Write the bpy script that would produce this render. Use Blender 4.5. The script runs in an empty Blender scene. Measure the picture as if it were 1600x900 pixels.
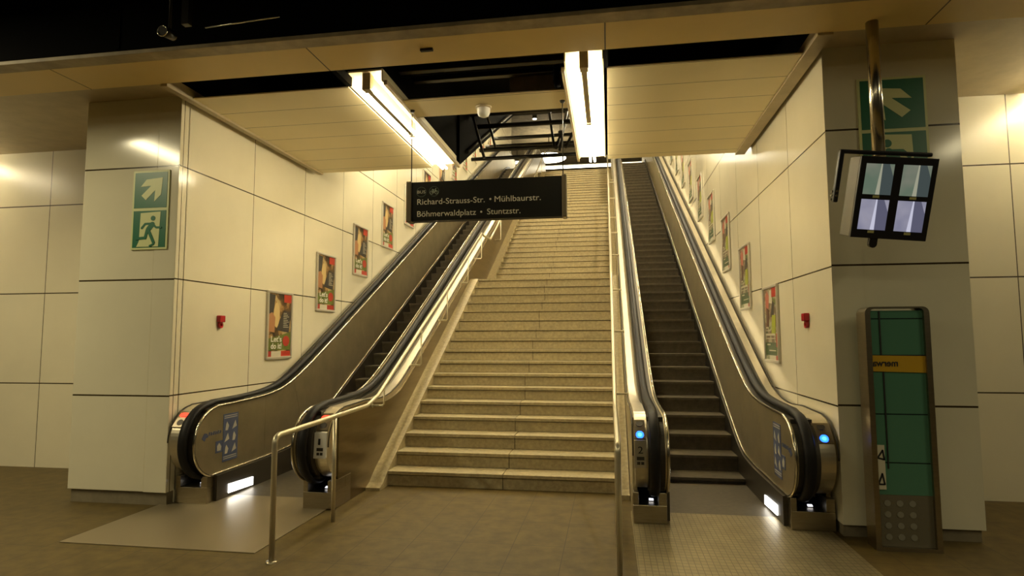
import bpy, bmesh, math, random
from mathutils import Vector, Matrix, noise
random.seed(7)
C = bpy.context.scene.collection
SC = bpy.context.scene
PI = math.pi

# ------------------------------------------------------------------ camera
cam_d = bpy.data.cameras.new('camera'); cam = bpy.data.objects.new('camera', cam_d); C.objects.link(cam)
cam_d.sensor_width = 36.0; cam_d.lens = 36.0 * 943.56 / 1600.0
cam_d.clip_start = 0.05; cam_d.clip_end = 200
yaw, pit, rol = 0.15885557, 0.08202153, -0.00331918
f = Vector((-math.sin(yaw)*math.cos(pit), math.cos(yaw)*math.cos(pit), math.sin(pit)))
r = Vector((math.cos(yaw), math.sin(yaw), 0)); u = r.cross(f)
c_, s_ = math.cos(rol), math.sin(rol)
R_ = c_*r + s_*u; U_ = -s_*r + c_*u
cam.matrix_world = Matrix(((R_.x, U_.x, -f.x, 0), (R_.y, U_.y, -f.y, 0), (R_.z, U_.z, -f.z, 1.65), (0, 0, 0, 1)))
SC.camera = cam

# ------------------------------------------------------------------ colour management, world
SC.view_settings.view_transform = 'Standard'
SC.view_settings.look = 'None'
SC.view_settings.gamma = 1.0
SC.view_settings.use_curve_mapping = False
SC.view_settings.exposure = 0.07
w = bpy.data.worlds.new('world'); SC.world = w; w.use_nodes = True
w.node_tree.nodes['Background'].inputs[0].default_value = (0.9, 0.75, 0.4, 1)
w.node_tree.nodes['Background'].inputs[1].default_value = 0.012

# light levels
WARM = (1.0, 0.86, 0.52)
TUBE = 80.0
SHAFT = 190.0
HALL_W = 75.0

def area(name, loc, rot, sx, sy, power, col=WARM):
    l = bpy.data.lights.new(name, 'AREA'); l.shape = 'RECTANGLE'; l.size = sx; l.size_y = sy
    l.energy = power; l.color = col
    o = bpy.data.objects.new(name, l); C.objects.link(o); o.location = loc; o.rotation_euler = rot
    return o
# the platform hall's own fluorescent rows behind the camera and at its two sides
area('platform_lamp', (-1.2, -1.5, 4.7), (0, 0, 0), 8, 0.3, HALL_W*1.3)
area('platform_lamp', (-7.2, 2.3, 4.7), (0, 0, 0), 0.25, 3.0, HALL_W*2.9)
area('platform_lamp', (5.6, 1.5, 4.7), (0, 0, 0), 0.25, 3.0, HALL_W*1.1)

# ------------------------------------------------------------------ materials
MATS = {}
def mat(name, col, rough=0.5, metal=0.0, emit=None, estr=0.0, noise_s=0.0, noise_a=0.0, bump=0.0, coat=0.0, stretch=None, spec=None):
    if name in MATS: return MATS[name]
    m = bpy.data.materials.new(name); m.use_nodes = True; MATS[name] = m
    nt = m.node_tree; b = nt.nodes['Principled BSDF']
    b.inputs['Base Color'].default_value = (*col, 1)
    b.inputs['Roughness'].default_value = rough; b.inputs['Metallic'].default_value = metal
    if coat: b.inputs['Coat Weight'].default_value = coat; b.inputs['Coat Roughness'].default_value = 0.08
    if spec is not None: b.inputs['Specular IOR Level'].default_value = spec
    if emit: b.inputs['Emission Color'].default_value = (*emit, 1); b.inputs['Emission Strength'].default_value = estr
    if noise_s:
        tc = nt.nodes.new('ShaderNodeTexCoord'); mp = nt.nodes.new('ShaderNodeMapping'); n = nt.nodes.new('ShaderNodeTexNoise')
        if stretch: mp.inputs['Scale'].default_value = stretch
        nt.links.new(tc.outputs['Object'], mp.inputs['Vector']); nt.links.new(mp.outputs['Vector'], n.inputs['Vector'])
        n.inputs['Scale'].default_value = noise_s; n.inputs['Detail'].default_value = 6; n.inputs['Roughness'].default_value = 0.6
        mr = nt.nodes.new('ShaderNodeMapRange'); mr.inputs['From Min'].default_value = 0.3; mr.inputs['From Max'].default_value = 0.7
        mr.inputs['To Min'].default_value = 1 - noise_a; mr.inputs['To Max'].default_value = 1 + noise_a
        nt.links.new(n.outputs['Fac'], mr.inputs['Value'])
        mx = nt.nodes.new('ShaderNodeVectorMath'); mx.operation = 'SCALE'; mx.inputs[0].default_value = col
        nt.links.new(mr.outputs[0], mx.inputs['Scale']); nt.links.new(mx.outputs[0], b.inputs['Base Color'])
        if bump:
            bp = nt.nodes.new('ShaderNodeBump'); bp.inputs['Strength'].default_value = bump; bp.inputs['Distance'].default_value = 0.004
            nt.links.new(n.outputs['Fac'], bp.inputs['Height']); nt.links.new(bp.outputs[0], b.inputs['Normal'])
    return m

def line_mask(nt, coord, period, offset, width):
    """1 on the joint lines of a repeating pattern along one coordinate socket"""
    N = nt.nodes; L = nt.links
    a = N.new('ShaderNodeMath'); a.operation = 'SUBTRACT'; L.new(coord, a.inputs[0]); a.inputs[1].default_value = offset - period*50
    b = N.new('ShaderNodeMath'); b.operation = 'MODULO'; L.new(a.outputs[0], b.inputs[0]); b.inputs[1].default_value = period
    c = N.new('ShaderNodeMath'); c.operation = 'LESS_THAN'; L.new(b.outputs[0], c.inputs[0]); c.inputs[1].default_value = width
    return c.outputs[0]

def paneled(name, col, rough, lines, metal=0.0, joint=(0.05, 0.035, 0.015), coat=0.0, noise_s=1.2, noise_a=0.04, bump=0.0, spec=0.5):
    """lines: list of (axis, period, offset, width)"""
    if name in MATS: return MATS[name]
    m = mat(name, col, rough, metal, noise_s=noise_s, noise_a=noise_a, coat=coat, bump=bump, spec=spec)
    nt = m.node_tree; b = nt.nodes['Principled BSDF']
    tc = nt.nodes.new('ShaderNodeTexCoord'); sp = nt.nodes.new('ShaderNodeSeparateXYZ'); nt.links.new(tc.outputs['Object'], sp.inputs[0])
    cur = b.inputs['Base Color'].links[0].from_socket
    tot = None
    for ax, per, off, wd in lines:
        k = line_mask(nt, sp.outputs[ax], per, off, wd)
        if tot is None: tot = k
        else:
            mm = nt.nodes.new('ShaderNodeMath'); mm.operation = 'MAXIMUM'; nt.links.new(tot, mm.inputs[0]); nt.links.new(k, mm.inputs[1]); tot = mm.outputs[0]
    mix = nt.nodes.new('ShaderNodeMix'); mix.data_type = 'RGBA'
    nt.links.new(tot, mix.inputs['Factor']); nt.links.new(cur, mix.inputs['A']); mix.inputs['B'].default_value = (*joint, 1)
    nt.links.new(mix.outputs['Result'], b.inputs['Base Color'])
    return m

CREAM = (0.74, 0.68, 0.50)
M_wall_l = paneled('enamel_panel_left', CREAM, 0.14, [(2, 1.18, 1.074, 0.014), (1, 1.28, 6.825, 0.009)], spec=0.5)
M_wall_r = paneled('enamel_panel_right', CREAM, 0.14, [(2, 1.18, 1.060, 0.014), (1, 1.28, 6.60, 0.009)], spec=0.5)
M_pier = paneled('enamel_panel_pier', (0.70, 0.66, 0.50), 0.13, [(2, 1.18, 1.068, 0.016)])
M_front = paneled('enamel_panel_front', CREAM, 0.3, [(2, 1.18, 1.068, 0.014), (0, 1.28, -6.1, 0.009)])
M_plinth = mat('plinth_stone', (0.20, 0.17, 0.11), 0.5, noise_s=8, noise_a=0.2)
M_floor = paneled('floor_stone_tiles', (0.10, 0.070, 0.020), 0.52, [(0, 0.41, 0.03, 0.006), (1, 0.60, 0.12, 0.006)], joint=(0.05, 0.036, 0.016), noise_s=7, noise_a=0.30, bump=0.15, spec=0.3)
M_stone = mat('stair_stone', (0.38, 0.315, 0.175), 0.55, noise_s=26, noise_a=0.22, bump=0.1)
M_joint = mat('dark_joint', (0.07, 0.05, 0.022), 0.8)
M_rail = mat('rail_stainless', (0.66, 0.60, 0.43), 0.34, 0.65)
M_soffit = paneled('ceiling_plank', (0.82, 0.70, 0.42), 0.45, [(1, 0.45, 5.45, 0.008)], joint=(0.12, 0.09, 0.04))
M_beam = paneled('beam_panel', (0.78, 0.58, 0.22), 0.5, [(0, 2.52, 0.0, 0.012)], joint=(0.10, 0.07, 0.03))
M_trim = mat('ceiling_trim', (0.50, 0.41, 0.25), 0.5, noise_s=5, noise_a=0.1)
M_lip = mat('beam_lip', (0.36, 0.29, 0.17), 0.55, noise_s=4, noise_a=0.3)
M_black = mat('void_black', (0.004, 0.004, 0.004), 0.9, spec=0.05)
M_dark_ceiling = mat('platform_ceiling_paint', (0.008, 0.014, 0.009), 0.7, noise_s=2, noise_a=0.3)
M_steel_dark = mat('dark_steel', (0.030, 0.027, 0.022), 0.35, 0.6)
M_conc = mat('plenum_concrete', (0.22, 0.17, 0.09), 0.8, noise_s=5, noise_a=0.3)
M_ss = mat('brushed_stainless', (0.42, 0.37, 0.27), 0.30, 1.0, noise_s=9, noise_a=0.08, stretch=(1, 1, 8))
M_ss_panel = mat('balustrade_stainless', (0.48, 0.415, 0.265), 0.42, 0.86, noise_s=3, noise_a=0.12)
M_ss_side = mat('stair_side_stainless', (0.28, 0.225, 0.13), 0.30, 1.0, noise_s=3, noise_a=0.15, stretch=(1, .3, 4))
M_ss_bright = mat('polished_stainless', (0.62, 0.57, 0.45), 0.20, 1.0)
M_deck = mat('deck_stainless', (0.66, 0.60, 0.46), 0.34, 0.85, noise_s=6, noise_a=0.06)
M_skirt = mat('dark_skirt', (0.07, 0.06, 0.045), 0.4, 0.5)
M_rubber = mat('handrail_rubber', (0.012, 0.011, 0.011), 0.5, spec=0.18)
M_recess = mat('recess_dark', (0.05, 0.042, 0.03), 0.5, 0.4)
M_step = mat('step_aluminium', (0.085, 0.070, 0.045), 0.7, 0.05, spec=0.25, noise_s=14, noise_a=0.22)
M_plate = paneled('landing_plate_metal', (0.50, 0.43, 0.29), 0.38, [(0, 0.03, 0.0, 0.004), (1, 0.03, 0.0, 0.004)], metal=0.55, joint=(0.30, 0.25, 0.16), noise_s=5, noise_a=0.15)
M_plate_r = paneled('ribbed_plate_metal', (0.30, 0.25, 0.14), 0.42, [(0, 0.045, 0.0, 0.006), (1, 0.06, 0.0, 0.008)], metal=0.6, joint=(0.17, 0.14, 0.08), noise_s=5, noise_a=0.2)
M_comb = mat('comb_metal', (0.10, 0.085, 0.06), 0.45, 0.5, noise_s=20, noise_a=0.2)
M_frame = mat('poster_frame_aluminium', (0.58, 0.54, 0.44), 0.35, 0.45)
M_sign = mat('sign_black', (0.008, 0.0075, 0.005), 0.5, spec=0.15)
M_bronze = mat('sign_end_bronze', (0.15, 0.12, 0.07), 0.35, 0.7)
M_text = mat('sign_lettering', (0.62, 0.58, 0.42), 0.5)
M_text_dim = mat('sign_pictogram_grey', (0.28, 0.32, 0.22), 0.5)
M_text_grey = mat('sign_bus_grey', (0.42, 0.40, 0.28), 0.5)
M_ring = mat('sign_circle', (0.06, 0.085, 0.05), 0.5)
M_green = mat('safety_green', (0.0, 0.13, 0.055), 0.35)
M_pale = mat('safety_pale_yellow_green', (0.62, 0.66, 0.32), 0.4)
M_red = mat('alarm_red', (0.38, 0.010, 0.015), 0.3)
M_white = mat('plain_white', (0.75, 0.73, 0.66), 0.4)
M_ink = mat('black_ink', (0.015, 0.015, 0.015), 0.5)
M_blue = mat('sticker_blue', (0.07, 0.085, 0.15), 0.4)
M_tube = mat('fluorescent_tube_glow', (1, 0.95, 0.8), 0.4, emit=(1.0, 0.87, 0.58), estr=TUBE)
M_tube_s = mat('shaft_tube_glow', (1, 0.95, 0.8), 0.4, emit=(1.0, 0.88, 0.60), estr=SHAFT)
M_tube_u = mat('upper_tube_glow', (1, 0.95, 0.8), 0.4, emit=(1.0, 0.92, 0.70), estr=8)
M_reflector = mat('fixture_reflector', (0.86, 0.78, 0.52), 0.35)
M_redlamp = mat('red_signal_glow', (1, 0.1, 0.05), 0.4, emit=(1.0, 0.04, 0.02), estr=2.2)
M_bluelamp = mat('blue_signal_glow', (0.1, 0.3, 1), 0.4, emit=(0.01, 0.10, 1.0), estr=5)
M_bluecore = mat('blue_signal_core', (0.4, 0.8, 1), 0.4, emit=(0.10, 0.55, 1.0), estr=1.6)
M_foot = mat('floor_light_glow', (1, 1, 1), 0.4, emit=(1.0, 0.97, 0.90), estr=7)
M_glint = mat('inlet_glint_glow', (1, 1, 1), 0.4, emit=(0.9, 0.9, 1.0), estr=1.5)  # glow for the light reflected inside the handrail inlets

# ------------------------------------------------------------------ mesh helpers
class MB:
    def __init__(s): s.v = []; s.f = []; s.sm = []
    def add(s, verts, faces, smooth=False):
        n = len(s.v); s.v += [tuple(p) for p in verts]; s.f += [tuple(i+n for i in q) for q in faces]; s.sm += [smooth]*len(faces); return s
    def box(s, x0, x1, y0, y1, z0, z1):
        v = [(x, y, z) for x in (x0, x1) for y in (y0, y1) for z in (z0, z1)]
        return s.add(v, [(0,1,3,2),(4,6,7,5),(0,4,5,1),(2,3,7,6),(0,2,6,4),(1,5,7,3)])
    def prism(s, poly, a0, a1, axis='x'):
        def P(p, a):
            return (a, p[0], p[1]) if axis == 'x' else ((p[0], a, p[1]) if axis == 'y' else (p[0], p[1], a))
        n = len(poly); v = [P(p, a0) for p in poly] + [P(p, a1) for p in poly]
        fs = [tuple(range(n)), tuple(range(2*n-1, n-1, -1))] + [(i, (i+1) % n, n+(i+1) % n, n+i) for i in range(n)]
        return s.add(v, fs)
    def strip(s, top, bot, a0, a1):
        """solid between two (y,z) polylines of equal length, extruded in x from a0 to a1"""
        n = len(top); v = []
        for a in (a0, a1):
            v += [(a, *p) for p in top] + [(a, *p) for p in bot]
        fs = []
        for i in range(n-1):
            fs += [(i, i+1, n+i+1, n+i), (2*n+i, 3*n+i, 3*n+i+1, 2*n+i+1), (i, 2*n+i, 2*n+i+1, i+1), (n+i, n+i+1, 3*n+i+1, 3*n+i)]
        fs += [(0, n, 3*n, 2*n), (n-1, 3*n-1, 4*n-1, 2*n-1)]
        return s.add(v, fs)
    def tube(s, pts, rad, seg=10, closed=False, cap=True):
        pts = [Vector(p) for p in pts]; n = len(pts); rings = []
        ref = None
        for i, p in enumerate(pts):
            a = pts[i-1] if (i or closed) else p; b = pts[(i+1) % n] if (i < n-1 or closed) else p
            t = (b-a).normalized()
            if ref is None:
                ref = Vector((0, 0, 1)) if abs(t.z) < 0.9 else Vector((1, 0, 0))
            ref = (ref - t*ref.dot(t)).normalized(); bi = t.cross(ref)
            d1 = (p-a).normalized() if (p-a).length > 1e-9 else t
            k = 1/max(0.5, abs(d1.dot(t)))
            rings.append([p + (ref*math.cos(2*PI*j/seg) + bi*math.sin(2*PI*j/seg))*rad*(k if 0 < i < n-1 else 1) for j in range(seg)])
        v = [q for rg in rings for q in rg]; fs = []
        m = n if closed else n-1
        for i in range(m):
            k = (i+1) % n
            for j in range(seg):
                fs.append((i*seg+j, i*seg+(j+1) % seg, k*seg+(j+1) % seg, k*seg+j))
        s.add(v, fs, True)
        if cap and not closed:
            base = len(s.v)-len(v)
            s.f += [tuple(base+j for j in range(seg)), tuple(base+(n-1)*seg+j for j in reversed(range(seg)))]; s.sm += [False, False]
        return s
    def lathe(s, prof, c, seg=20, axis='z'):
        v = []; n = len(prof)
        for j in range(seg):
            a = 2*PI*j/seg
            for rr, h in prof:
                if axis == 'z': v.append((c[0]+rr*math.cos(a), c[1]+rr*math.sin(a), c[2]+h))
                else: v.append((c[0]+rr*math.cos(a), c[1]+h, c[2]+rr*math.sin(a)))
        fs = [(j*n+i, ((j+1) % seg)*n+i, ((j+1) % seg)*n+i+1, j*n+i+1) for j in range(seg) for i in range(n-1)]
        return s.add(v, fs, True)
    def build(s, name, m, parent=None, bevel=0.0, M=None):
        me = bpy.data.meshes.new(name)
        vv = [M @ Vector(p) for p in s.v] if M is not None else s.v
        me.from_pydata(vv, [], s.f); me.materials.append(m)
        me.polygons.foreach_set('use_smooth', s.sm)
        bm = bmesh.new(); bm.from_mesh(me); bmesh.ops.recalc_face_normals(bm, faces=bm.faces[:]); bm.to_mesh(me); bm.free()
        o = bpy.data.objects.new(name, me); C.objects.link(o)
        if parent is not None: o.parent = parent
        if bevel:
            bv = o.modifiers.new('bevel', 'BEVEL'); bv.width = bevel; bv.segments = 2; bv.limit_method = 'ANGLE'; bv.angle_limit = 0.7
        return o

def tag(o, label, cat, group=None, kind=None):
    o['label'] = label; o['category'] = cat
    if group: o['group'] = group
    if kind: o['kind'] = kind
    return o
def thing(name, label, cat, loc=(0, 0, 0), group=None):
    o = bpy.data.objects.new(name, None); C.objects.link(o); o.location = loc; o.empty_display_size = 0.1
    return tag(o, label, cat, group)
def struct(name, mb, m, label=None, bevel=0):
    o = mb.build(name, m, bevel=bevel); o['kind'] = 'structure'
    if label: o['label'] = label
    return o
def copy_tree(o, parent=None):
    c = o.copy(); C.objects.link(c)
    if parent is not None: c.parent = parent
    for ch in [q for q in ALL_CHILD(o)]:
        copy_tree(ch, c)
    return c
def ALL_CHILD(o):
    return [q for q in list(C.objects) if q.parent is o]

def capsule2d(a, b, wd, n=6):
    ax, ay = a; bx, by = b; ang = math.atan2(by-ay, bx-ax); pts = []
    for i in range(n+1):
        t = ang + PI/2 + PI*i/n; pts.append((ax+wd/2*math.cos(t), ay+wd/2*math.sin(t)))
    for i in range(n+1):
        t = ang - PI/2 + PI*i/n; pts.append((bx+wd/2*math.cos(t), by+wd/2*math.sin(t)))
    return pts
def disc2d(c, rr, n=20): return [(c[0]+rr*math.cos(2*PI*i/n), c[1]+rr*math.sin(2*PI*i/n)) for i in range(n)]
def ring2d(c, r0, r1, mb, d0, d1, n=24):
    for i in range(n):
        a, b = 2*PI*i/n, 2*PI*(i+1)/n
        mb.prism([(c[0]+r0*math.cos(a), c[1]+r0*math.sin(a)), (c[0]+r1*math.cos(a), c[1]+r1*math.sin(a)), (c[0]+r1*math.cos(b), c[1]+r1*math.sin(b)), (c[0]+r0*math.cos(b), c[1]+r0*math.sin(b))], d0, d1, 'y')

def text_mesh(body, width, height=None, depth=0.002, mirror=False, bold=0.0, spacing=1.0):
    """lettering in the xz plane facing -y, left/baseline at the origin, scaled to the given width (and cap height)"""
    cu = bpy.data.curves.new('lettering', 'FONT'); cu.body = body; cu.size = 1; cu.resolution_u = 4; cu.offset = bold; cu.space_character = spacing
    tmp = bpy.data.objects.new('lettering_curve', cu); C.objects.link(tmp)
    bpy.context.view_layer.update()
    me = bpy.data.meshes.new_from_object(tmp.evaluated_get(bpy.context.evaluated_depsgraph_get()))
    C.objects.unlink(tmp); bpy.data.objects.remove(tmp); bpy.data.curves.remove(cu)
    xs = [v.co.x for v in me.vertices]; x0, x1 = min(xs), max(xs)
    sx = width/(x1-x0); sz = (height/0.73) if height else sx
    bm = bmesh.new(); bm.from_mesh(me); bpy.data.meshes.remove(me)
    mb = MB()
    bm.verts.ensure_lookup_table()
    vs = []
    for v in bm.verts:
        x = (v.co.x-x0)*sx
        if mirror: x = width-x
        vs.append((x, 0, v.co.y*sz))
    mb.add(vs, [tuple(q.index for q in fc.verts) for fc in bm.faces])
    # a little real thickness
    n = len(vs)
    edges = [tuple(v.index for v in e.verts) for e in bm.edges if len(e.link_faces) == 1]
    mb.v += [(x, depth, z) for x, y, z in vs]
    for a, b in edges: mb.f.append((a, b, b+n, a+n)); mb.sm.append(False)
    bm.free()
    return mb

# ------------------------------------------------------------------ the setting
XL, XR = -4.36, 1.885
YP = 5.50       # front plane of the piers
ZT = 8.50       # upper level
struct('floor', MB().box(-12, 9, -5, 7.3, -0.25, 0.0), M_floor, 'brown stone tile floor of the platform hall')
struct('wall_left', MB().prism([(5.62, 0), (27.2, 0), (27.2, 13.5), (5.62, 13.5)], XL-0.25, XL).box(XL-0.25, XL, YP, 5.63, 0.13, 4.25), M_wall_l, 'cream enamel panelled wall beside the left escalator')
struct('wall_right', MB().box(XR, XR+0.25, YP, 30, 0.10, 13.5), M_wall_r, 'cream enamel panelled wall beside the right escalator')
struct('trim_1', MB().box(-5.48, XL-0.251, YP+0.002, 6.5, 0.13, 4.18), M_pier, 'panelled pier carrying the green escape signs at the left', bevel=0.006)
struct('trim_2', MB().box(XR+0.251, 2.95, YP+0.002, 6.5, 0.10, 4.18).box(XR+0.002, XR+0.25, YP-0.0015, YP-0.0002, 0.10, 4.18), M_pier, 'panelled pier behind the tilted monitor')
struct('trim_3', MB().box(XL-0.25, XL-0.005, YP-0.0015, YP, 0.13, 4.18), M_pier, 'corner strip of the left pier')
struct('baseboard_left', MB().box(-5.46, XL-0.01, YP+0.03, 6.5, 0, 0.13), M_plinth, 'dark recessed plinth under the left pier')
struct('baseboard_right', MB().box(XR+0.01, 2.93, YP+0.03, 6.5, 0, 0.10), M_plinth, 'dark recessed plinth under the right pier')
struct('wall_far_left', MB().box(-12, -5.481, 6.9, 7.1, 0, 6), M_front, 'cream panelled wall beyond the left pier')
struct('wall_far_right', MB().box(2.951, 9, 6.9, 7.1, 0, 6), M_front, 'cream panelled wall beyond the right pier')

# ceiling: beam, lip, soffits, trims, void
ZC = 4.12
struct('ceiling_beam', MB().box(-12, 9, 4.63, 5.08, ZC, ZC+0.06), M_beam, 'tan panelled beam across the hall in front of the stair opening')
struct('trim_4', MB().box(-12, 9, 4.47, 4.62, ZC-0.006, ZC+0.03), M_lip, 'darker front lip of the ceiling beam', bevel=0.004)
struct('ceiling_platform', MB().box(-12, 9, -5, 4.45, 5.25, 5.4), M_dark_ceiling, 'dark painted ceiling of the platform hall')
struct('ceiling_void', MB().box(-4.36, 1.885, 4.67, 8.5, 5.20, 5.24).box(-12, 9, 4.64, 4.67, ZC+0.08, 5.24).box(-4.36, -4.33, 4.63, 8.5, 4.26, 5.2).box(1.85, 1.885, 4.63, 8.5, 4.26, 5.2).box(-4.33, 1.85, 8.40, 8.43, 5.04, 5.2).box(-4.33, -2.13, 8.36, 8.39, 4.2, 5.2).box(-0.36, 1.85, 8.36, 8.39, 4.2, 5.2).box(-2.16, -2.13, 5.42, 8.36, 4.27, 5.2).box(-0.36, -0.33, 5.42, 8.36, 4.28, 5.2).box(-4.33, 1.85, 5.12, 5.15, 4.6, 5.2), M_black, 'black ceiling void above the missing ceiling panels')
struct('ceiling_left', MB().box(-4.235, -2.505, 5.46, 8.33, ZC, ZC+0.012), M_soffit, 'tan plank soffit over the left escalator')
struct('ceiling_right', MB().box(0.02, 1.715, 5.44, 8.33, ZC, ZC+0.012), M_soffit, 'tan plank soffit over the right escalator')
struct('ceiling_centre', MB().box(-2.115, -0.385, 5.87, 6.36, ZC, ZC+0.012), M_soffit, 'single ceiling plank left between the two lamps')
struct('trim_5', MB().box(-4.27, -4.2, 5.08, 8.34, ZC-0.025, ZC+0.09), M_trim, 'edge strip of the left soffit')
struct('trim_6', MB().box(1.72, 1.84, 5.08, 8.36, ZC-0.02, ZC+0.09), M_trim, 'edge board of the right soffit')
struct('trim_7', MB().box(-2.51, -2.46, 5.08, 5.44, ZC-0.0, ZC+0.09).box(-0.005, 0.03, 5.08, 5.44, ZC, ZC+0.09), M_black, 'dark cross rails in the open ceiling slot')
struct('trim_8', MB().box(-6.8, -4.30, 5.08, 6.95, ZC+0.06, ZC+0.14).box(1.88, 4.6, 5.08, 6.95, ZC+0.06, ZC+0.14).box(-12, -6.8, 5.5, 6.95, ZC+0.06, ZC+0.14).box(4.6, 9, 5.5, 6.95, ZC+0.06, ZC+0.14), M_trim, 'ceiling over the piers')
# upper concourse and shaft ceiling
struct('ceiling_shaft', MB().prism([(8.5, 5.35), (24, 12.3), (24, 12.5), (8.5, 5.55)], XL, XR), M_conc, 'sloping ceiling over the stair shaft')
struct('ceiling_upper', MB().box(-14, 12, 24, 44, 12.3, 12.5), M_conc, 'ceiling of the upper hall')
struct('wall_upper', MB().box(-14, 12, 40, 40.3, 6.5, 12.5), M_lip, 'back wall of the upper hall')
struct('floor_upper', MB().box(-14, 12, 25.0, 44, ZT-0.3, ZT-0.02), M_floor, 'floor of the upper hall')

# ------------------------------------------------------------------ staircase
RUN, RISE = 0.297, 0.1635
noses = []      # (y, z)
y, z = 6.62, 0.0
for fl, n in enumerate((17, 17, 18)):
    for i in range(n):
        z += RISE; noses.append((y, z, i == n-1 and fl < 2)); y += RUN
    y += 1.63 - RUN
stairs = thing('staircase', 'wide stone staircase with landings between the two escalators', 'staircase', (0, 0, 0))
SX0, SX1 = -2.48, 0.075
def nz(i): return noses[i][1]
for i, (yy, zz, last) in enumerate(noses):
    nxt = noses[i+1][0] if i+1 < len(noses) else yy + 0.9
    sx = -1.17 + 0.02*(i % 3)
    if i >= 17: sx -= 0.12
    mb = MB()
    for a, b in ((SX0, sx-0.004), (sx+0.004, SX1)):
        mb.box(a, b, yy+0.010, nxt+0.05, zz-RISE+0.004, zz-0.044)                              # riser slab
        mb.box(a, b, yy-0.010, nxt+0.05, zz-0.034, zz)                                         # tread slab with small nosing
    so_ = mb.build('step', M_stone, stairs)
    MB().box(SX0, SX1, yy+0.026, nxt+0.04, zz-RISE-0.004, zz-0.012).build('joint_bed', M_joint, so_)
def stair_line(y):  # line through the noses incl. landings
    pts = [(a, b) for a, b, _ in noses]
    if y <= pts[0][0]: return pts[0][1]
    for k in range(len(pts)-1):
        if pts[k][0] <= y <= pts[k+1][0]:
            if pts[k+1][0]-pts[k][0] > 1: return pts[k][1] + RISE*max(0, (y-pts[k+1][0]+RUN))/RUN
            t = (y-pts[k][0])/(pts[k+1][0]-pts[k][0]); return pts[k][1] + t*(pts[k+1][1]-pts[k][1])
    return pts[-1][1]
ys = [6.38+0.1*i for i in range(182)]
st_top = [(yy, max(0.03, stair_line(yy)+0.008 - max(0, (6.62-yy))*0.75)) for yy in ys]
MB().strip(st_top, [(yy, max(-0.05, stair_line(yy)-0.5)) for yy in ys], SX0-0.162, SX0+0.0).build('stringer', M_stone, stairs)
MB().strip([(yy, zz+0.02) for yy, zz in st_top], [(yy, max(-0.05, stair_line(yy)-0.5)) for yy in ys], SX1, SX1+0.106).build('stringer', M_stone, stairs)

# ------------------------------------------------------------------ escalators
def smax(a, b, w=0.12): return (a+b+math.sqrt((a-b)**2+w*w))/2
def smin(a, b, w=0.12): return (a+b-math.sqrt((a-b)**2+w*w))/2
def H(y): return smin(smax(1.0, 1.10+0.5145*(y-7.2), 0.22), ZT+0.98, 0.2)
def Lw(y): return smin(smax(0.268, 1.143+0.5145*(y-9.13), 0.16), ZT+0.25, 0.2)
YEND = 26.0
def ylist(y0, y1):
    out = []; yy = y0
    while yy < y1:
        out.append(yy); yy += 0.02 if yy < 5.75 else (0.1 if (yy < 8.6 or 22.5 < yy < 25) else 0.7)
    out.append(y1); return out
def arc(cy, cz, rr, a0, a1, n=18):
    return [(cy-rr*math.cos(a0+(a1-a0)*i/n), cz+rr*math.sin(a0+(a1-a0)*i/n)) for i in range(n+1)]

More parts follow.
